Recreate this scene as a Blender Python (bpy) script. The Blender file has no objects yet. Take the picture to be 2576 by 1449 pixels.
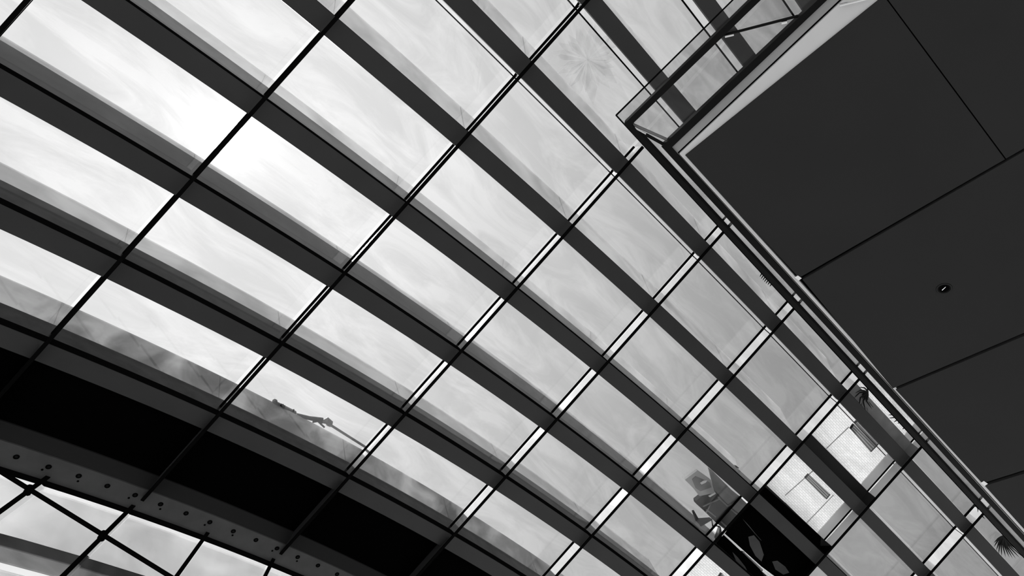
import bpy, bmesh, math, random
from mathutils import Vector, Matrix
random.seed(4)
scene = bpy.context.scene
COL = scene.collection

# ---------------------------------------------------------------- camera
IMG_W, IMG_H, FPX = 2576.0, 1449.0, 1700.0
EYE = Vector((0, 0, 1.6))
# camera axes (image right, image down, forward) expressed in the world
CW = Matrix(((0.942036077, 0.335511593, 0.0),
             (-0.237944361, 0.668090694, 0.705008728),
             (0.236538601, -0.664143656, 0.709198628)))
cam_d = bpy.data.cameras.new('camera')
cam_d.sensor_width = 36.0
cam_d.lens = 36.0 * FPX / IMG_W
cam_d.clip_end = 500
cam = bpy.data.objects.new('camera', cam_d)
COL.objects.link(cam)
rx = CW @ Vector((1, 0, 0)); ry = CW @ Vector((0, -1, 0)); rz = CW @ Vector((0, 0, -1))
cam.matrix_world = Matrix(((rx.x, ry.x, rz.x, EYE.x), (rx.y, ry.y, rz.y, EYE.y), (rx.z, ry.z, rz.z, EYE.z), (0, 0, 0, 1)))
scene.camera = cam


def ray(x, y):
    return (CW @ Vector((x - IMG_W / 2, y - IMG_H / 2, FPX))).normalized()


def pix(p):
    d = CW.transposed() @ (Vector(p) - EYE)
    return (IMG_W / 2 + FPX * d.x / d.z, IMG_H / 2 + FPX * d.y / d.z)


# ---------------------------------------------------------------- sky, sun, exposure
SUN = ray(572, 345)
world = bpy.data.worlds.new('sky')
scene.world = world
world.use_nodes = True
wt = world.node_tree
for n in list(wt.nodes):
    wt.nodes.remove(n)


def wn(t, **kw):
    n = wt.nodes.new(t)
    for k, v in kw.items():
        setattr(n, k, v)
    return n


def wm(op, a, b=None, clamp=False):
    n = wn('ShaderNodeMath', operation=op)
    n.use_clamp = clamp
    for q, v in ((0, a), (1, b)):
        if v is None:
            continue
        if isinstance(v, (int, float)):
            n.inputs[q].default_value = v
        else:
            wt.links.new(v, n.inputs[q])
    return n.outputs[0]


tc = wn('ShaderNodeTexCoord')
dn = wn('ShaderNodeVectorMath', operation='DOT_PRODUCT')
wt.links.new(tc.outputs['Generated'], dn.inputs[0])
dn.inputs[1].default_value = SUN
ang = wm('MULTIPLY', wm('ARCCOSINE', wm('MINIMUM', dn.outputs['Value'], 0.999999)), 180 / math.pi)
wide = wm('MULTIPLY', wm('EXPONENT', wm('MULTIPLY', wm('POWER', wm('DIVIDE', ang, 42.0), 1.9), -1.0)), 0.88)
glow = wm('MULTIPLY', wm('EXPONENT', wm('MULTIPLY', wm('POWER', wm('DIVIDE', ang, 1.9), 1.2), -1.0)), 0.8)
disc = wm('MULTIPLY', wm('LESS_THAN', ang, 1.3), 6.0)
sep = wn('ShaderNodeSeparateXYZ')
wt.links.new(tc.outputs['Generated'], sep.inputs[0])
hz = wm('MULTIPLY', wm('EXPONENT', wm('MULTIPLY', wm('POWER', wm('DIVIDE', wm('ABSOLUTE', sep.outputs['Z']), 0.30), 2.0), -1.0)), 0.75)
base = wm('ADD', wm('ADD', wide, hz), 0.15)
mp = wn('ShaderNodeMapping')
mp.inputs['Scale'].default_value = (3.0, 2.2, 4.0)
wt.links.new(tc.outputs['Generated'], mp.inputs[0])
nz = wn('ShaderNodeTexNoise')
nz.inputs['Scale'].default_value = 2.6
nz.inputs['Detail'].default_value = 6
nz.inputs['Roughness'].default_value = 0.55
nz.inputs['Distortion'].default_value = 0.6
wt.links.new(mp.outputs[0], nz.inputs['Vector'])
cl = wm('ADD', wm('MULTIPLY', wm('SUBTRACT', nz.outputs[0], 0.5), 0.20), 1.0)
lum = wm('ADD', wm('MULTIPLY', base, cl), wm('ADD', glow, disc))
bg = wn('ShaderNodeBackground')
bg.inputs['Strength'].default_value = 1.0
comb = wn('ShaderNodeCombineColor')
for q in range(3):
    wt.links.new(lum, comb.inputs[q])
wt.links.new(comb.outputs[0], bg.inputs['Color'])
wo = wn('ShaderNodeOutputWorld')
wt.links.new(bg.outputs[0], wo.inputs[0])

sun_d = bpy.data.lights.new('sun', 'SUN')
sun_d.energy = 4.0
sun_d.angle = math.radians(2.6)
sun_o = bpy.data.objects.new('sun', sun_d)
sun_o.rotation_euler = SUN.to_track_quat('Z', 'Y').to_euler()
sun_o.location = SUN * 30
COL.objects.link(sun_o)

scene.view_settings.view_transform = 'Standard'
scene.view_settings.look = 'None'
scene.view_settings.exposure = 0.0
scene.view_settings.gamma = 1.0
scene.view_settings.use_curve_mapping = False


# ---------------------------------------------------------------- materials
def mat(name, grey, rough=0.6, metal=0.0, spec=0.3, noise=0.0, nscale=6.0, emit=0.0):
    m = bpy.data.materials.new(name)
    m.use_nodes = True
    t = m.node_tree
    b = t.nodes['Principled BSDF']
    b.inputs['Base Color'].default_value = (grey, grey, grey, 1)
    b.inputs['Roughness'].default_value = rough
    b.inputs['Metallic'].default_value = metal
    b.inputs['Specular IOR Level'].default_value = spec
    if emit:
        b.inputs['Emission Color'].default_value = (1, 1, 1, 1)
        b.inputs['Emission Strength'].default_value = emit
    if noise:
        c = t.nodes.new('ShaderNodeTexCoord')
        n = t.nodes.new('ShaderNodeTexNoise')
        n.inputs['Scale'].default_value = nscale
        n.inputs['Detail'].default_value = 5
        t.links.new(c.outputs['Object'], n.inputs['Vector'])
        r = t.nodes.new('ShaderNodeValToRGB')
        lo, hi = grey * (1 - noise), grey * (1 + noise)
        r.color_ramp.elements[0].position = 0.3
        r.color_ramp.elements[1].position = 0.7
        r.color_ramp.elements[0].color = (lo, lo, lo, 1)
        r.color_ramp.elements[1].color = (hi, hi, hi, 1)
        t.links.new(n.outputs[0], r.inputs[0])
        t.links.new(r.outputs[0], b.inputs['Base Color'])
    return m


def glass_mat(name, tint, streak, rscale, ior=1.5, rough=0.02):
    """clear sheet: transparent body, mirror skin by Fresnel, faint reflected streaks painted in as noise"""
    m = bpy.data.materials.new(name)
    m.use_nodes = True
    t = m.node_tree
    for n in list(t.nodes):
        t.nodes.remove(n)
    out = t.nodes.new('ShaderNodeOutputMaterial')
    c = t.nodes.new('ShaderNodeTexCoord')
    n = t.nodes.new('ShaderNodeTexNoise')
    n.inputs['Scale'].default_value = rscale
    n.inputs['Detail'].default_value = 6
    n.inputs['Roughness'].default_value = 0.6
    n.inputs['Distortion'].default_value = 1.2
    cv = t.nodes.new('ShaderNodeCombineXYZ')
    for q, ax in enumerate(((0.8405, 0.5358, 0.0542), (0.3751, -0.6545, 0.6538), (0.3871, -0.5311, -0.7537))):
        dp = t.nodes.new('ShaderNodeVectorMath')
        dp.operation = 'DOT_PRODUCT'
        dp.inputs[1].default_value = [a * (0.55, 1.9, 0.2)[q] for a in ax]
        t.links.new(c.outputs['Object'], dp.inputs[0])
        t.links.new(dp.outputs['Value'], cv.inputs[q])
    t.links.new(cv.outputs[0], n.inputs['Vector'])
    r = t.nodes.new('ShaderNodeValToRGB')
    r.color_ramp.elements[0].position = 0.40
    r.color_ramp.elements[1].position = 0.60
    r.color_ramp.elements[0].color = (tint - streak, tint - streak, tint - streak, 1)  # stretched noise paints pale reflected streaks into the glass colour
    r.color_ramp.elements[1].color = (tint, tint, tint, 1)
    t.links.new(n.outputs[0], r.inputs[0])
    tr = t.nodes.new('ShaderNodeBsdfTransparent')
    t.links.new(r.outputs[0], tr.inputs[0])
    gl = t.nodes.new('ShaderNodeBsdfGlossy')
    gl.inputs['Roughness'].default_value = rough
    gl.inputs['Color'].default_value = (1, 1, 1, 1)
    lw = t.nodes.new('ShaderNodeLayerWeight')
    lw.inputs['Blend'].default_value = 0.5
    pw = t.nodes.new('ShaderNodeMath')
    pw.operation = 'POWER'
    pw.inputs[1].default_value = 5.0
    t.links.new(lw.outputs['Facing'], pw.inputs[0])
    fr = t.nodes.new('ShaderNodeMath')
    fr.operation = 'MULTIPLY_ADD'
    fr.inputs[1].default_value = 0.96
    fr.inputs[2].default_value = 0.04
    t.links.new(pw.outputs[0], fr.inputs[0])
    mx = t.nodes.new('ShaderNodeMixShader')
    t.links.new(fr.outputs[0], mx.inputs[0])
    t.links.new(tr.outputs[0], mx.inputs[1])
    t.links.new(gl.outputs[0], mx.inputs[2])
    t.links.new(mx.outputs[0], out.inputs[0])
    return m


def trans_mat(name, grey, tl, clear, scale=3.0, var=0.25, stretch=(1, 1, 1)):
    """milky sheet: diffuse + translucent + a share of clear transmission"""
    m = bpy.data.materials.new(name)
    m.use_nodes = True
    t = m.node_tree
    for n in list(t.nodes):
        t.nodes.remove(n)
    out = t.nodes.new('ShaderNodeOutputMaterial')
    c = t.nodes.new('ShaderNodeTexCoord')
    mpn = t.nodes.new('ShaderNodeMapping')
    mpn.inputs['Scale'].default_value = stretch
    t.links.new(c.outputs['Object'], mpn.inputs[0])
    n = t.nodes.new('ShaderNodeTexNoise')
    n.inputs['Scale'].default_value = scale
    n.inputs['Detail'].default_value = 5
    n.inputs['Distortion'].default_value = 0.8
    t.links.new(mpn.outputs[0], n.inputs['Vector'])
    r = t.nodes.new('ShaderNodeValToRGB')
    r.color_ramp.elements[0].position = 0.38
    r.color_ramp.elements[1].position = 0.62
    lo, hi = grey * (1 - var), min(0.98, grey * (1 + var))
    r.color_ramp.elements[0].color = (lo, lo, lo, 1)
    r.color_ramp.elements[1].color = (hi, hi, hi, 1)
    t.links.new(n.outputs[0], r.inputs[0])
    d = t.nodes.new('ShaderNodeBsdfDiffuse')
    tl_n = t.nodes.new('ShaderNodeBsdfTranslucent')
    tp = t.nodes.new('ShaderNodeBsdfTransparent')
    for s in (d, tl_n, tp):
        t.links.new(r.outputs[0], s.inputs[0])
    m1 = t.nodes.new('ShaderNodeMixShader')
    m1.inputs[0].default_value = tl
    t.links.new(d.outputs[0], m1.inputs[1])
    t.links.new(tl_n.outputs[0], m1.inputs[2])
    m2 = t.nodes.new('ShaderNodeMixShader')
    m2.inputs[0].default_value = clear
    t.links.new(m1.outputs[0], m2.inputs[1])
    t.links.new(tp.outputs[0], m2.inputs[2])
    t.links.new(m2.outputs[0], out.inputs[0])
    return m


def brick_mat():
    m = trans_mat('white_brick', 0.93, 0.75, 0.0)
    t = m.node_tree
    ramp = [n for n in t.nodes if n.type == 'VALTORGB'][0]
    c = [n for n in t.nodes if n.type == 'TEX_COORD'][0]
    b = t.nodes.new('ShaderNodeTexBrick')
    b.inputs['Scale'].default_value = 11.0
    b.inputs['Color1'].default_value = (0.97, 0.97, 0.97, 1)
    b.inputs['Color2'].default_value = (0.88, 0.88, 0.88, 1)
    b.inputs['Mortar'].default_value = (0.62, 0.62, 0.62, 1)
    b.inputs['Mortar Size'].default_value = 0.035
    b.inputs['Brick Width'].default_value = 0.9
    b.inputs['Row Height'].default_value = 0.35
    t.links.new(c.outputs['UV'], b.inputs['Vector'])
    for n in t.nodes:
        if n.type.startswith('BSDF'):
            t.links.new(b.outputs['Color'], n.inputs[0])
    return m


M = {
    'rib': mat('dark_rib_paint', 0.037, 0.55, 0, 0.25, 0.06, 3),
    'gap': mat('black_gasket', 0.004, 0.9, 0, 0.0),
    'web': mat('rib_web_steel', 0.022, 0.3, 0, 0.22, 0.6, 7),
    'black': mat('black_panel', 0.0015, 0.95, 0, 0.0),
    'mull': mat('polished_mullion', 0.90, 0.06, 1.0, 0.5),
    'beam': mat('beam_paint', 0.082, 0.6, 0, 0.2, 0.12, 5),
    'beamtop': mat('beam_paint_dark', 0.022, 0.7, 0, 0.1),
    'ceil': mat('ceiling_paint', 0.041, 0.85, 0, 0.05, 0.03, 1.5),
    'white': mat('white_trim_paint', 0.86, 0.5, 0, 0.3, 0.03, 2),
    'grey': mat('satin_grey_trim', 0.42, 0.4, 0, 0.4, 0.1, 2),
    'metal': mat('bright_steel', 0.85, 0.15, 1.0),
    'dark': mat('dark_frame', 0.008, 0.6, 0, 0.1),
    'floor': mat('floor_stone', 0.58, 0.5, 0, 0.3, 0.25, 0.6),
    'leaf': mat('dark_leaf', 0.012, 0.6, 0, 0.2),
    'paleleaf': mat('grey_leaf', 0.055, 0.6, 0, 0.2, 0.2, 5),
    'steel': mat('grey_steel', 0.20, 0.45, 0, 0.4, 0.15, 6),
    'glow': mat('lamp_filament', 0.9, 0.5, 0, 0.3, emit=0.7),
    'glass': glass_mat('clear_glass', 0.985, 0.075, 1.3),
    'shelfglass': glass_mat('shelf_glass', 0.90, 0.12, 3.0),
    'blade': trans_mat('milky_blade_glass', 0.74, 0.8, 0.6, 1.4, 0.08, (1.0, 1.4, 1.0)),
    'bladedark': trans_mat('grey_blade_glass', 0.55, 0.75, 0.45, 1.1, 0.30, (2.0, 1.0, 0.5)),  # a blurred, reflected building painted in as noise streaks
    'frit': trans_mat('fritted_glass', 0.88, 0.8, 0.6, 1.2, 0.08),
    'smokelight': trans_mat('light_smoked_glass', 0.50, 0.7, 0.4, 2.0, 0.2),
    'smoke': trans_mat('smoked_glass', 0.22, 0.6, 0.3, 2.0, 0.2),
    'hazeleaf': trans_mat('reflected_leaf', 0.91, 0.6, 0.9, 3.0, 0.03),
    'brick': brick_mat(),
}


# ---------------------------------------------------------------- helpers
def link(name, me, m, parent=None):
    o = bpy.data.objects.new(name, me)
    COL.objects.link(o)
    if m is not None and not me.materials:
        me.materials.append(M[m] if isinstance(m, str) else m)
    if parent is not None:
        o.parent = parent
    return o


def mesh(name, vs, fs, m, parent=None, smooth=False):
    me = bpy.data.meshes.new(name)
    me.from_pydata([tuple(v) for v in vs], [], fs)
    bm = bmesh.new()
    bm.from_mesh(me)
    bmesh.ops.recalc_face_normals(bm, faces=bm.faces)
    bm.to_mesh(me)
    bm.free()
    if smooth:
        for p in me.polygons:
            p.use_smooth = True
    return link(name, me, m, parent)


def sweep(name, rings, m, parent=None, closed_caps=True):
    """rings: list of equal-length closed loops of points"""
    n = len(rings[0])
    vs = [p for r in rings for p in r]
    fs = []
    for a in range(len(rings) - 1):
        for k in range(n):
            fs.append((a * n + k, a * n + (k + 1) % n, (a + 1) * n + (k + 1) % n, (a + 1) * n + k))
    if closed_caps:
        fs.append(tuple(range(n)))
        fs.append(tuple((len(rings) - 1) * n + k for k in range(n)))
    return mesh(name, vs, fs, m, parent)


def tube(name, pts, r, m, parent=None, seg=8):
    rings = []
    pts = [Vector(p) for p in pts]
    for k, p in enumerate(pts):
        d = (pts[min(k + 1, len(pts) - 1)] - pts[max(k - 1, 0)]).normalized()
        a = d.orthogonal().normalized()
        if rings:
            a = (last - d * last.dot(d)).normalized()
        last = a
        b = d.cross(a)
        rad = r[k] if isinstance(r, (list, tuple)) else r
        rings.append([p + (a * math.cos(2 * math.pi * q / seg) + b * math.sin(2 * math.pi * q / seg)) * rad for q in range(seg)])
    return sweep(name, rings, m, parent)


def tag(o, label=None, cat=None, group=None, kind=None):
    if label: o['label'] = label
    if cat: o['category'] = cat
    if group: o['group'] = group
    if kind: o['kind'] = kind
    return o


def empty(name, loc=(0, 0, 0)):
    o = bpy.data.objects.new(name, None)
    o.location = (0, 0, 0)
    o.empty_display_size = 0.1
    COL.objects.link(o)
    return o


# ---------------------------------------------------------------- the glazing surface
# S(i, j, off): i counts mullions along the curve, j counts ribs down the slope,
# off is metres towards the room (+) or the sky (-)
T0 = EYE + CW @ Vector((1.10280308, 1.10431474, 8.71477746))
E1 = Vector((0.84051568, 0.53581674, 0.05416472))
E2 = Vector((0.38713466, -0.53109333, -0.75370195))
E3 = -Vector((0.3750796, -0.65446735, 0.6538255))
BAY, KAP, SH, SQ = 1.68818825, 0.0353577462, -0.0347878862, 0.00595524338


def S(i, j, off=0.0):
    u = BAY * (i - 5)
    p = T0 + E1 * u + E2 * (KAP / 2 * u * u) + E3 * (j - 2 + SH * u + SQ * u * u)
    if off:
        t = (E1 + E2 * (KAP * u)).normalized()
        n = (E2 - E1 * (KAP * u)).normalized()
        p = p + n * off
    return p


def onsurf(x, y, off=0.0):
    i, j = 5.0, 2.0
    for _ in range(30):
        a, b = pix(S(i, j, off))
        h = 1e-3
        ai, bi = pix(S(i + h, j, off)); aj, bj = pix(S(i, j + h, off))
        m11, m21, m12, m22 = (ai - a) / h, (bi - b) / h, (aj - a) / h, (bj - b) / h
        det = m11 * m22 - m12 * m21
        ex, ey = x - a, y - b
        di = (m22 * ex - m12 * ey) / det; dj = (-m21 * ex + m11 * ey) / det
        i += max(-2, min(2, di)); j += max(-2, min(2, dj))
        if abs(ex) + abs(ey) < 1e-4:
            break
    return i, j


def at(x, y, off=0.0):
    i, j = onsurf(x, y, off)
    return S(i, j, off)


def along_i(name, j, prof, i0, i1, m, parent, n=None):
    """bar along the curve; prof: closed list of (dj, off)"""
    n = n or max(2, int((i1 - i0) * 5))
    rings = []
    for k in range(n + 1):
        i = i0 + (i1 - i0) * k / n
        rings.append([S(i, j + dj, off) for dj, off in prof])
    return sweep(name, rings, m, parent)


def along_j(name, i, prof, j0, j1, m, parent):
    """bar down the slope; prof: closed list of (du metres, off)"""
    return sweep(name, [[S(i + du / BAY, j, off) for du, off in prof] for j in (j0, j1)], m, parent)


def rect(a0, a1, b0, b1):
    return [(a0, b0), (a1, b0), (a1, b1), (a0, b1)]


# ---------------------------------------------------------------- structure: floor
fs = 45
floor = mesh('floor', [(-fs, -fs, -0.2), (fs, -fs, -0.2), (fs, fs, -0.2), (-fs, fs, -0.2), (-fs, -fs, 0), (fs, -fs, 0), (fs, fs, 0), (-fs, fs, 0)],
             [(0, 1, 2, 3), (4, 5, 6, 7), (0, 1, 5, 4), (1, 2, 6, 5), (2, 3, 7, 6), (3, 0, 4, 7)], 'floor')
tag(floor, kind='structure')

# ---------------------------------------------------------------- structure: sloping glazing
W = 0.2          # width of a rib flange (in rib spacings)
GOFF = -0.20     # the glass lies this far behind the flange faces
roof = empty('window_1')
tag(roof, 'sloping curved glass roof of dark ribs and polished mullions under a hazy sky', kind='structure')
JTOP = -4
WEB_D = {5: 0.34, 4: 0.42, 3: 0.65, 2: 0.65}         # depth of the steel web behind each flange
WEB_S = {5: 0.033, 4: 0.053, 3: 0.08, 2: 0.085}      # lean of the web up the slope
BLD_S = {5: 0.075, 4: 0.08, 3: 0.095, 2: 0.175, 1: 0.25, 0: 0.335, -1: 0.37, -2: 0.42, -3: 0.45, -4: 0.45}
for k in range(JTOP, 6):
    rib = along_i('rib', k, rect(-W, 0, 0.0, -0.03), 0, 11.5, 'rib', roof)
    wd, ws = WEB_D.get(k, 0.14), WEB_S.get(k, 0.0)
    gd = min(0.10, wd * 0.5)
    gs = ws * gd / wd
    along_i('shadow_gap', k, [(-W - 0.004, -0.004), (-W + 0.03, -0.03), (-W + 0.03 - gs, -gd), (-W - 0.004 - gs, -gd)], 0, 11.5, 'gap', rib)
    along_i('web', k, [(-W - gs, -gd), (-W + 0.03 - gs, -gd), (-W + 0.03 - ws, -wd), (-W - ws, -wd)], 0, 11.5, 'web', rib)
    if k <= 0:
        along_i('lower_web', k, [(-0.012, -0.032), (0.0, -0.032), (0.0, -0.20), (-0.012, -0.20)], 0, 11.5, 'mull', rib)
        along_i('seal', k, [(-0.014, -0.202), (0.004, -0.202), (0.004, -0.232), (-0.014, -0.232)], 0, 11.5, 'gap', rib)
    for b in range(1, 10):
        if b == 7 and k >= 0:
            continue
        e = BLD_S[k] * (0.7 if b > 7 else 1.0)
        along_i('blade', k, [(-W - ws, -wd - 0.002), (-W - ws + 0.012, -wd - 0.002), (-W - e + 0.012, -0.80), (-W - e, -0.80)], b, b + 1, 'bladedark' if k == 5 else 'blade', rib)

FRONT, BACK, LEAN = 0.07, -0.18, 0.0625
for i in range(1, 12):
    j0 = -0.42 if i == 4 else JTOP - 0.5
    LEAN = {1: 0.0, 2: 0.04}.get(i, 0.0625)
    i_f = onsurf(*pix(S(i, 2, 0)), FRONT)[0]
    mu = along_j('mullion', i_f, [(-0.014, FRONT), (0.014, FRONT), (0.014 + LEAN, BACK), (-0.014 + LEAN, BACK)], j0, 4.85, 'mull', roof)
    along_j('mullion_foot', i_f, [(-0.014, FRONT), (0.014, FRONT), (0.014 + LEAN, BACK), (-0.014 + LEAN, BACK)], 4.852, 5.95, 'rib', mu)
    along_j('gasket', i_f, rect(-0.017, 0.017, FRONT + 0.010, FRONT - 0.006), j0, 5.95, 'gap', mu)
    along_j('gasket', i_f, [(-0.024 + LEAN, BACK - 0.022), (0.02 + LEAN, BACK - 0.022), (0.02 + LEAN, BACK + 0.004), (-0.024 + LEAN, BACK + 0.004)], j0, 5.95, 'gap', mu)


def covered(x, y):   # behind the dark soffit
    return (y > 391 - 0.803 * (x - 1724) and y < 391 + 1.103 * (x - 1724)) and x > 1740


for b in range(0, 11):
    for k in range(JTOP, 5):
        ja, jb = k - W + 0.012, k + 1 - W + 0.012
        cs = [pix(S(b + p / 3.0, ja + (jb - ja) * q / 3.0, GOFF)) for p in range(4) for q in range(4)]
        if not any(-60 < x < IMG_W + 60 and -60 < y < IMG_H + 60 and not covered(x, y) for x, y in cs):
            continue
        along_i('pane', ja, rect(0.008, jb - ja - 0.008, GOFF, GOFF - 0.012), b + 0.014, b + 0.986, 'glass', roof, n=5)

# opaque black spandrel panels between the lowest rib and the bolted beam
for b in range(0, 7):
    along_i('spandrel_panel', 5, rect(-0.02, 0.80, -0.12, -0.16), b + 0.0008, b + 0.9992, 'black', roof, n=5)

# ---------------------------------------------------------------- bolted beam
beam = empty('bolted_beam')
tag(beam, 'dark curved beam with a row of round bolts below the black panels', 'beam')
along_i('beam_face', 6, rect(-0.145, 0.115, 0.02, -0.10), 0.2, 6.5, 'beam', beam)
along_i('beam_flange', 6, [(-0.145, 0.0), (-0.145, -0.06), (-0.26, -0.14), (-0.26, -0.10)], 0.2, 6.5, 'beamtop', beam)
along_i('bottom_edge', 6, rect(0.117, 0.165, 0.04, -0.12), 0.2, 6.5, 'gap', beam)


def disc_at(name, x, y, off, r, h, m, parent, seg=12):
    i, j = onsurf(x, y, off)
    rings = []
    for o in (off - h, off):
        rings.append([S(i + r * math.cos(2 * math.pi * q / seg) / BAY, j + r * math.sin(2 * math.pi * q / seg), o) for q in range(seg)])
    return sweep(name, rings, m, parent)


for (x, y) in [(41, 1150), (122, 1175), (198, 1198), (270, 1223), (340, 1246), (404, 1269), (468, 1292), (528, 1314), (587, 1337), (644, 1359), (697, 1380), (749, 1402), (800, 1423), (848, 1445)]:
    bo = disc_at('bolt', x, y, 0.026, 0.026, 0.02, 'gap', beam)
    disc_at('bolt_head', x, y, 0.034, 0.012, 0.012, 'dark', bo, 6)
for (x, y) in [(106, 1182), (196, 1211), (324, 1253), (403, 1281), (515, 1321), (585, 1347), (685, 1386), (747, 1412)]:
    disc_at('rivet', x, y, 0.025, 0.011, 0.012, 'gap', beam, 8)

# ---------------------------------------------------------------- lower glazing that falls from the beam to the floor
G2 = (CW @ Vector((-112, -290, 1700))).normalized()
lower = empty('window_2')
tag(lower, 'leaning glass wall with thin mullions under the bolted beam', kind='structure')


def L(i, v, off=0.0):
    """point v metres down the lower wall from the beam"""
    return S(i, 6.12, -0.06) - G2 * v + Vector((0.25, -0.75, 0.6)).normalized() * off


def lower_len(i):
    return (S(i, 6.12).z) / G2.z


def along_low(name, v0, v1, offa, offb, i0, i1, m, parent, n=14):
    rings = []
    for k in range(n + 1):
        i = i0 + (i1 - i0) * k / n
        rings.append([L(i, v0, offa), L(i, v1, offa), L(i, v1, offb), L(i, v0, offb)])
    return sweep(name, rings, m, parent)


for q in range(2, 12):
    i = q / 2.0
    ln = lower_len(i)
    rings = [[L(i + d / BAY, v, o) for d, o in rect(-0.018, 0.018, 0.05, -0.12)] for v in (-0.05, ln)]
    mu = sweep('mullion', rings, 'mull', lower)
    rings = [[L(i + d / BAY, v, o) for d, o in rect(-0.022, 0.022, 0.062, 0.048)] for v in (-0.05, ln)]
    sweep('gasket', rings, 'gap', mu)
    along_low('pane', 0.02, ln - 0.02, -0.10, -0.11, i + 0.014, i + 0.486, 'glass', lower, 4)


def solve_v(i, x=None, y=None):
    lo, hi = 0.0, 6.0
    for _ in range(50):
        mid = (lo + hi) / 2
        px, py = pix(L(i, mid, 0.06))
        if py < y: lo = mid
        else: hi = mid
    return lo


# ---------------------------------------------------------------- bracing rod across the lower wall
va, vb = solve_v(2.5, y=1235), solve_v(3.0, y=1350)
A, B2 = L(2.5, va, 0.08), L(3.0, vb, 0.08)
dirv = (B2 - A)
rod = empty('bracing_rod')
tag(rod, 'straight black diagonal rod crossing the mullions under the bolted beam', 'rod')
tube('rod_bar', [A - dirv * 0.62, A + dirv * 2.2], 0.022, 'gap', rod)
for p in (A, B2):
    tube('clamp', [p + Vector((0.25, -0.75, 0.6)).normalized() * -0.05, p + Vector((0.25, -0.75, 0.6)).normalized() * 0.03], 0.035, 'gap', rod)

# milky and dark sunshade bands outside the lower wall
for nm, v0, v1, m, lab in (('sunshade_band', -0.21, 0.58, 'frit', 'wide pale milky sunshade band just under the bolted beam'),
                           ('sunshade_band', 0.585, 0.725, 'smoke', 'narrow dark sunshade band under the wide pale one'),
                           ('sunshade_band', 0.735, 0.925, 'smokelight', 'mid grey sunshade band under the narrow dark one'),
                           ('sunshade_band', 1.03, 1.9, 'frit', 'lowest pale sunshade band in the bottom left corner')):
    bnd = along_low(nm, v0, v1, -0.30, -0.32, 0.5, 5.5, m, None)
    tag(bnd, lab, 'sunshade', 'sunshade bands outside the lower wall')

# ---------------------------------------------------------------- structure: dark soffit and its stepped edge
ZC = 6.6


def onz(x, y, z):
    d = ray(x, y)
    return EYE + d * ((z - EYE.z) / d.z)


def prism(name, poly, z, h, m, parent=None):
    vs = [onz(x, y, z) for x, y in poly]
    n = len(vs)
    top = [v + Vector((0, 0, h)) for v in vs]
    fs_ = [tuple(range(n)), tuple(range(n, 2 * n))] + [(k, (k + 1) % n, n + (k + 1) % n, n + k) for k in range(n)]
    return mesh(name, vs + top, fs_, m, parent)


EDG = {0: ((2211, 0), (1724, 391), (2576, 1331)),
       1: ((2121, 0), (1709, 387), (2576, 1340)),
       2: ((2111, 0), (1704, 384), (2576, 1343)),
       3: ((2081, 0), (1689, 372), (2576, 1349)),
       4: ((2057, 0), (1664, 369), (2576, 1364)),
       5: ((1914, 0), (1589, 314), (2576, 1386)),
       6: ((1889, 0), (1570, 312), (2576, 1401)),
       7: ((1846, 0), (1551, 292), (2576, 1403)),
       8: ((1843, 0), (1548, 291), (2576, 1405))}


def ext(e):
    t, c, b = EDG[e]
    k = (c[1] + 160) / (c[1] - t[1])
    k2 = (2800 - c[0]) / (b[0] - c[0])
    return ((c[0] + (t[0] - c[0]) * k, -160), c, (2800, c[1] + (b[1] - c[1]) * k2))


def band(name, e0, e1, z, h, m, parent=None):
    a, b = ext(e0), ext(e1)
    return prism(name, list(a) + list(b)[::-1], z, h, m, parent)


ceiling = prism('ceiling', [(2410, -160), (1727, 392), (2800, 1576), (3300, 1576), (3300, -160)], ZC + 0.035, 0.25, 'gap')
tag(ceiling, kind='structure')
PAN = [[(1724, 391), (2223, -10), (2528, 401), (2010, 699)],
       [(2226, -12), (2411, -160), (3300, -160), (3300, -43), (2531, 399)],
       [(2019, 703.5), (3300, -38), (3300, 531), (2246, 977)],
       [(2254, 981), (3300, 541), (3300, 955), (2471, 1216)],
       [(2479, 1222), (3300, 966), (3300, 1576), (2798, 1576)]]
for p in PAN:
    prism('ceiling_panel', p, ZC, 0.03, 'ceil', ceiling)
for (x, y) in [(2008, 701), (2476, 1218)]:
    prism('joint_clip', [(x - 9, y - 3), (x - 1, y - 8), (x + 9, y - 1), (x + 1, y + 5)], ZC - 0.004, 0.02, 'metal', ceiling)

tr1 = tag(band('trim_1', 0, 1, ZC + 0.01, 0.05, 'white'), kind='structure')
tr2 = tag(band('trim_2', 1, 2, ZC + 0.03, 0.05, 'gap'), kind='structure')
tr3 = tag(band('trim_3', 2, 3, ZC + 0.02, 0.05, 'grey'), kind='structure')

shelf = empty('glass_shelf')
tag(shelf, 'black framed glass ledge around the corner of the dark soffit', 'ledge')
band('inner_beam', 3, 4, ZC + 0.0, 0.06, 'dark', shelf)
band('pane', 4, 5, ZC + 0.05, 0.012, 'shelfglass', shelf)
band('outer_channel', 5, 6, ZC + 0.01, 0.06, 'dark', shelf)
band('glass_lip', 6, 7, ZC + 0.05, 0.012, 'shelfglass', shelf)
band('edge_strip', 7, 8, ZC + 0.045, 0.02, 'gap', shelf)


def rodz(name, a, b, z, r, m, parent):
    return tube(name, [onz(*a, z), onz(*b, z)], r, m, parent)


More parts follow.
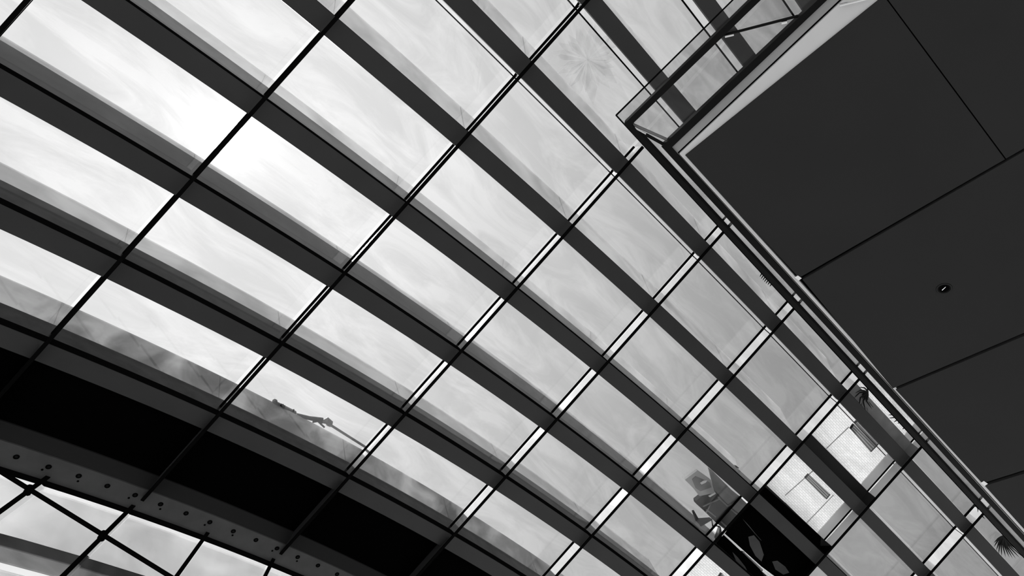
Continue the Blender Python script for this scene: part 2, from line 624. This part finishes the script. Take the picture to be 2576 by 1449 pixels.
rodz('mitre_bar', (1588, 317), (1628, 339), ZC + 0.03, 0.010, 'metal', shelf)
rodz('mitre_bar', (1624, 338), (1668, 362), ZC + 0.03, 0.014, 'dark', shelf)
rodz('mitre_plate', (1592, 313), (1678, 351), ZC + 0.045, 0.013, 'steel', shelf)
rodz('cross_bar', (1822, 88), (2008, 40), ZC + 0.03, 0.010, 'dark', shelf)
rodz('cross_bar', (1824, 92), (1846, 87), ZC + 0.02, 0.009, 'metal', shelf)
rodz('cross_bar', (1966, 58), (1980, 55), ZC + 0.02, 0.011, 'metal', shelf)
rodz('cross_bar', (2112, 13), (2190, -6), ZC - 0.01, 0.010, 'metal', shelf)

# ---------------------------------------------------------------- downlight
lamp = empty('recessed_downlight')
tag(lamp, 'small round downlight recessed in the dark soffit', 'lamp')


def ring_z(name, c, r0, r1, z0, z1, m, parent, seg=28):
    c = Vector(c)
    prof = [(r0, z0), (r1, z0), (r1, z1), (r0, z1)]
    vs, fs_ = [], []
    for k in range(seg):
        a = 2 * math.pi * k / seg
        for r, z in prof:
            vs.append(Vector((c.x + r * math.cos(a), c.y + r * math.sin(a), z)))
    for k in range(seg):
        for q in range(4):
            fs_.append((k * 4 + q, k * 4 + (q + 1) % 4, ((k + 1) % seg) * 4 + (q + 1) % 4, ((k + 1) % seg) * 4 + q))
    return mesh(name, vs, fs_, m, parent)


lc = onz(2375, 726, ZC)
ring_z('trim_ring', lc, 0.042, 0.060, ZC - 0.004, ZC + 0.001, 'ceil', lamp)
ring_z('shadow_ring', lc, 0.056, 0.062, ZC - 0.002, ZC + 0.001, 'gap', lamp)
ring_z('shadow_ring', lc, 0.044, 0.048, ZC - 0.006, ZC - 0.003, 'gap', lamp)
ring_z('reflector', lc, 0.001, 0.040, ZC - 0.003, ZC - 0.001, 'gap', lamp)
tube('filament', [onz(2370, 730, ZC - 0.006), onz(2379, 722, ZC - 0.006)], [0.0026, 0.0014], 'glow', lamp)

# ---------------------------------------------------------------- reflected white brick building, built as a slab behind one strip of panes
brick = empty('reflected_building')
tag(brick, 'reflected white brick building with louvred windows, built behind one strip of panes', 'building')


def uvslab(name, i0, i1, j0, j1, off, th, m, parent):
    o = along_i(name, j0, rect(0, j1 - j0, off, off - th), i0, i1, m, parent, n=4)
    uv = o.data.uv_layers.new(name='uv')
    for lp in o.data.loops:
        v = lp.vertex_index
        uv.data[lp.index].uv = ((v // 4) / 4.0 * (i1 - i0) * BAY, (j1 - j0) * (1 if v % 4 in (1, 2) else 0) + j0)
    return o


def behind(i, j, off):
    """surface coordinates at depth off on the same line of sight as S(i, j)"""
    return onsurf(*pix(S(i, j, 0)), off)


def wall_piece(name, i0, i1, j0, j1, off, th, m, brickwork=False):
    P = [behind(i, j, off) for i, j in ((i0, j0), (i1, j0), (i1, j1), (i0, j1))]
    vs = [S(*p, off) for p in P] + [S(*p, off - th) for p in P]
    o = mesh(name, vs, [(0, 1, 2, 3), (4, 5, 6, 7), (0, 1, 5, 4), (1, 2, 6, 5), (2, 3, 7, 6), (3, 0, 4, 7)], m, brick)
    if brickwork:
        uv = o.data.uv_layers.new(name='uv')
        for lp in o.data.loops:
            p = P[lp.vertex_index % 4]
            uv.data[lp.index].uv = (p[0] * BAY, p[1])
    return o


for k in range(-1, 4):
    wall_piece('wall', 6.99, 7.99, k - 0.16, k + 0.63, -0.28, 0.10, 'brick', True)
    wall_piece('web_reflection', 6.99, 7.99, k + 0.63, k + 0.83, -0.175, 0.02, 'steel' if k == -1 else 'leaf')  # dark strip put where the rib web only reflects dark
    wall_piece('pane_reflection', 7.775, 7.87, k - 0.02, k + 0.82, -0.17, 0.012, 'white')  # pale strip stands in for a band reflected at the pane end


def louvre(quad, off, n, m_frame='steel'):
    """quad: four image corners a,b (one long side), c,d (other)"""
    P = [at(x, y, off) for x, y in quad]
    nrm = (P[1] - P[0]).cross(P[3] - P[0]).normalized()
    if nrm.dot(EYE - P[0]) < 0: nrm = -nrm
    def bar(a, b, w, name, m, parent):
        d = (b - a).normalized(); s = d.cross(nrm) * w / 2
        vs = [a - s, a + s, b + s, b - s]
        return mesh(name, [v for v in vs] + [v + nrm * 0.02 for v in vs], [(0, 1, 2, 3), (4, 5, 6, 7), (0, 1, 5, 4), (1, 2, 6, 5), (2, 3, 7, 6), (3, 0, 4, 7)], m, parent)
    wdw = mesh('window', [v + nrm * 0.004 for v in P] + [v + nrm * 0.010 for v in P], [(0, 1, 2, 3), (4, 5, 6, 7), (0, 1, 5, 4), (1, 2, 6, 5), (2, 3, 7, 6), (3, 0, 4, 7)], 'steel', brick)
    bar(P[0] + nrm * .01, P[3] + nrm * .01, 0.05, 'window_end', 'dark', wdw)
    bar(P[1] + nrm * .01, P[2] + nrm * .01, 0.05, 'window_end', 'dark', wdw)
    for q in range(n):
        t = (q + 0.5) / n
        bar(P[0].lerp(P[3], t) + nrm * .012, P[1].lerp(P[2], t) + nrm * .012, 0.022, 'slat', 'white' if q % 2 == 0 else 'steel', wdw)


louvre([(2146, 1066), (2201, 1118), (2186, 1133), (2138, 1078)], -0.275, 6)
louvre([(2087, 1146), (2131, 1192), (2127, 1197), (2083, 1151)], -0.275, 3)
louvre([(2033, 1192), (2084, 1240), (2074, 1252), (2024, 1202)], -0.275, 6)
louvre([(1975, 1264), (2020, 1310), (2016, 1314), (1971, 1269)], -0.275, 3)
louvre([(1867, 1385), (1915, 1429), (1909, 1434), (1864, 1392)], -0.275, 4)
louvre([(1814, 1440), (1850, 1475), (1838, 1490), (1806, 1452)], -0.275, 5)

# drain pipes on the brick wall
for a, b in (((1975, 1246), (2046, 1183)), ((2028, 1316), (2096, 1245)), ((2079, 1128), (2135, 1074))):
    tube('downpipe', [at(*a, -0.272), at(*b, -0.272)], 0.008, 'grey', brick)

# black panel for a reflected dark interior, with grey leaf shapes
reflection = empty('interior_reflection')
tag(reflection, 'reflected dark interior built as a black panel with grey leaf shapes in the pane below the brick wall', 'reflection')
i_a = onsurf(1800, 1330, -0.25)
P = [at(*p, -0.15) for p in [(1858, 1290), (1925, 1225), (2065, 1350), (2062, 1395), (2020, 1460), (1990, 1480), (1915, 1425), (1825, 1344)]]
nrmS = (P[1] - P[0]).cross(P[3] - P[0]).normalized()
if nrmS.dot(EYE - P[0]) < 0: nrmS = -nrmS
n_ = len(P)
mesh('reflection_panel', P + [p - nrmS * 0.02 for p in P], [tuple(range(n_)), tuple(range(n_, 2 * n_))] + [(k, (k + 1) % n_, n_ + (k + 1) % n_, n_ + k) for k in range(n_)], 'black', reflection)
P2 = [at(*p, -0.15) for p in [(1822, 1347), (1868, 1390), (1912, 1432), (1935, 1470), (1850, 1470), (1795, 1380)]]
n_ = len(P2)
mesh('reflection_panel', P2 + [p - nrmS * 0.02 for p in P2], [tuple(range(n_)), tuple(range(n_, 2 * n_))] + [(k, (k + 1) % n_, n_ + (k + 1) % n_, n_ + k) for k in range(n_)], 'black', reflection)
LEAVES = [[(1868, 1305), (1884, 1322), (1900, 1342), (1916, 1360), (1913, 1358), (1895, 1338), (1878, 1318)],
          [(1882, 1350), (1896, 1346), (1910, 1362), (1921, 1395), (1915, 1412), (1900, 1398), (1886, 1372)],
          [(1942, 1412), (1955, 1410), (1975, 1425), (1985, 1440), (1970, 1445), (1950, 1432)],
          [(1842, 1388), (1856, 1402), (1874, 1425), (1884, 1445), (1868, 1436), (1852, 1412)],
          [(2018, 1428), (2040, 1415), (2036, 1424), (2018, 1440)]]
for lf in LEAVES:
    p = [at(*q, -0.145) for q in lf]
    n_ = len(p)
    mesh('leaf', p + [v + nrmS * 0.006 for v in p], [tuple(range(n_)), tuple(range(n_, 2 * n_))] + [(k, (k + 1) % n_, n_ + (k + 1) % n_, n_ + k) for k in range(n_)], 'paleleaf', reflection)

# ---------------------------------------------------------------- furniture reflected in a lower pane, built as a stack behind it
eq = empty('reflected_furniture')
tag(eq, 'reflected furniture built as a dark crate with a pale tilted lid behind a lower pane', 'furniture')


def slab(name, pts, off, th, m, parent):
    p = [at(x, y, off) for x, y in pts]
    n = len(p)
    nr = (p[1] - p[0]).cross(p[2] - p[0]).normalized()
    if nr.dot(EYE - p[0]) < 0: nr = -nr
    return mesh(name, p + [v - nr * th for v in p], [tuple(range(n)), tuple(range(n, 2 * n))] + [(k, (k + 1) % n, n + (k + 1) % n, n + k) for k in range(n)], m, parent)


lid = slab('lid', [(1720, 1204), (1751, 1181), (1788, 1207), (1798, 1240), (1760, 1248), (1748, 1232)], -0.25, 0.05, 'grey', eq)
slab('lid_rim', [(1719, 1202), (1751, 1180), (1754, 1184), (1723, 1207)], -0.24, 0.05, 'white', lid)
slab('recess', [(1741, 1206), (1750, 1198), (1786, 1214), (1790, 1226), (1762, 1236), (1750, 1228)], -0.245, 0.004, 'steel', lid)
slab('handle', [(1761, 1215), (1770, 1209), (1779, 1209), (1776, 1214), (1765, 1219)], -0.24, 0.015, 'white', lid)
slab('shade_panel', [(1782, 1176), (1790, 1182), (1840, 1232), (1870, 1256), (1835, 1272), (1800, 1245)], -0.27, 0.02, 'steel', eq)
body = slab('crate', [(1751, 1260), (1774, 1242), (1802, 1238), (1832, 1270), (1874, 1258), (1812, 1326), (1770, 1284), (1752, 1268)], -0.26, 0.08, 'leaf', eq)
slab('label_plate', [(1782, 1248), (1799, 1238), (1801, 1242), (1786, 1251)], -0.25, 0.01, 'white', body)
for a, b in (((1768, 1274), (1812, 1254)), ((1776, 1290), (1790, 1262)), ((1806, 1250), (1830, 1274)), ((1830, 1274), (1858, 1258)), ((1776, 1281), (1800, 1300))):
    tube('crate_bar', [at(*a, -0.25), at(*b, -0.25)], 0.012, 'steel', body)
tri = slab('footing', [(1742, 1286), (1758, 1306), (1788, 1304), (1790, 1309), (1765, 1324), (1752, 1312)], -0.25, 0.03, 'dark', eq)
tube('leg', [at(1743, 1285, -0.25), at(1764, 1322, -0.25)], 0.018, 'dark', eq)
tube('leg', [at(1762, 1322, -0.25), at(1790, 1306, -0.25)], 0.016, 'dark', eq)
tube('leg', [at(1790, 1306, -0.25), at(1794, 1328, -0.25)], 0.010, 'dark', eq)

# small bird-like scrap on the pane above
bird = slab('bird', [(1848, 1170), (1853, 1172), (1859, 1177), (1858, 1179), (1852, 1176)], -0.34, 0.012, 'gap', None)
tag(bird, 'tiny black bird shape on a grey pane above the reflected furniture', 'bird')

# ---------------------------------------------------------------- arm on the grey blade over the black panels
arm = empty('lamp_post')
tag(arm, 'pale tubular lamp arm with a rounded head above the black panels', 'lamp arm')
AO = -0.80
head = tube('arm_head', [at(812, 1062, AO), at(822, 1058, AO), at(830, 1066, AO), at(832, 1072, AO)], [0.02, 0.045, 0.045, 0.02], 'grey', arm)
tube('arm_pole', [at(828, 1067, AO), at(880, 1100, AO), at(926, 1129, AO)], 0.016, 'grey', arm)
slab('bracket', [(746, 1042), (780, 1050), (814, 1054), (812, 1066), (790, 1060), (765, 1054)], AO, 0.03, 'steel', arm)
tube('strut', [at(786, 1062, AO), at(800, 1060, AO), at(816, 1075, AO)], 0.012, 'steel', arm)
roofgear = empty('roof_gear')
tag(roofgear, 'row of small dark lumps on the grey band left of the lamp arm', 'fixture')
slab('gear_base', [(685, 1012), (702, 1016), (746, 1038), (745, 1043), (728, 1034), (700, 1024)], AO, 0.04, 'steel', roofgear)
slab('gear_lump', [(686, 1011), (692, 1008), (698, 1011), (700, 1018), (688, 1015)], AO + 0.01, 0.05, 'steel', roofgear)
for (x, y) in ((707, 1017), (711, 1018), (715, 1021), (738, 1031)):
    tube('peg', [at(x, y + 5, AO), at(x + 1, y - 1, AO)], 0.009, 'dark', roofgear)


# ---------------------------------------------------------------- palm fronds beyond the glass
def frond(label, hub, tips, off, w, m='leaf', bend=0.0):
    root = empty('palm_frond')
    tag(root, label, 'palm', 'palm fronds beyond the glass')
    H = at(*hub, off)
    for q, tpt in enumerate(tips):
        h = H
        if len(tpt) == 4:
            h = at(tpt[2], tpt[3], off)
        T = at(tpt[0], tpt[1], off - 0.03 * (q % 3))
        d = (T - h)
        view = (EYE - h).normalized()
        s = d.cross(view).normalized()
        mid = h.lerp(T, 0.5) + s * d.length * bend
        lv = []
        for p, ww in ((h, 0.5), (h.lerp(mid, .5), 1.0), (mid, 0.9), (mid.lerp(T, .55), .6)):
            lv.append((p, ww * w))
        vs, fs_ = [], []
        for p, ww in lv:
            vs += [p - s * ww, p + view * ww * 0.5, p + s * ww, p - view * ww * 0.5]
        vs.append(T)
        for a in range(3):
            for k in range(4):
                fs_.append((a * 4 + k, a * 4 + (k + 1) % 4, a * 4 + 4 + (k + 1) % 4, a * 4 + 4 + k))
        for k in range(4):
            fs_.append((12 + k, 12 + (k + 1) % 4, 16))
        fs_.append((0, 1, 2, 3))
        mesh('leaflet', vs, fs_, m, root)
    return root


frond('drooping fan palm frond in front of the white brick at the ledge', (2184, 985),
      [(2150, 990), (2148, 1002), (2152, 1014), (2160, 1024), (2166, 1030), (2172, 1034), (2178, 1036), (2184, 1036), (2190, 1034), (2194, 1030), (2198, 1026), (2199, 1018), (2168, 962), (2160, 974)], -0.13, 0.012, bend=0.16)
frond('spread fan palm frond in the bottom right corner', (2524, 1347),
      [(2500, 1376), (2506, 1386), (2512, 1396), (2520, 1400), (2530, 1402), (2540, 1404), (2548, 1406), (2556, 1406), (2566, 1404), (2574, 1402), (2580, 1396), (2586, 1386), (2500, 1366)], -0.13, 0.012, bend=0.05)
frond('short comb of palm leaflets beside the ledge halfway down', (1925, 695),
      [(1911, 697, 1917, 687), (1914, 702, 1921, 692), (1918, 706, 1925, 696), (1922, 710, 1929, 700), (1926, 714, 1933, 704), (1931, 717, 1937, 708), (1936, 721, 1942, 713)], -0.13, 0.008)
frond('thin palm spikes poking from the ledge over the white brick', (2250, 1045),
      [(2233, 1044, 2250, 1043), (2235, 1052, 2253, 1050), (2248, 1062, 2258, 1056), (2258, 1066, 2264, 1061), (2270, 1080, 2275, 1076)], -0.13, 0.008)
frond('curled dark palm tips at the ledge near the lower right', (2462, 1290),
      [(2444, 1276, 2458, 1275), (2450, 1282, 2463, 1280), (2456, 1288, 2468, 1284), (2468, 1300, 2470, 1288), (2478, 1306, 2474, 1290)], -0.13, 0.012, bend=0.2)

crown = empty('palm_reflection')  # pale leaves built for a palm reflected in the upper panes
tag(crown, 'reflected fan palm crown, built as pale leaves behind the upper panes near the corner', 'palm')
rnd = random.Random(7)
HC = (1478, 150)
hubc = at(*HC, -1.0)
for q in range(26):
    a = 2 * math.pi * q / 26 + rnd.uniform(-.08, .08)
    rr = rnd.uniform(70, 125)
    T = at(HC[0] + rr * math.cos(a) * 0.95, HC[1] + rr * math.sin(a), -1.0 - 0.05 * (q % 4))
    d = T - hubc
    view = (EYE - hubc).normalized()
    sd = d.cross(view).normalized() * d.length * 0.13
    mid = hubc.lerp(T, 0.62)
    vs = [hubc, mid - sd, T, mid + sd]
    vs = vs + [v - view * 0.01 for v in vs]
    mesh('frond', vs, [(0, 1, 2, 3), (4, 5, 6, 7), (0, 1, 5, 4), (1, 2, 6, 5), (2, 3, 7, 6), (3, 0, 4, 7)], 'hazeleaf', crown)
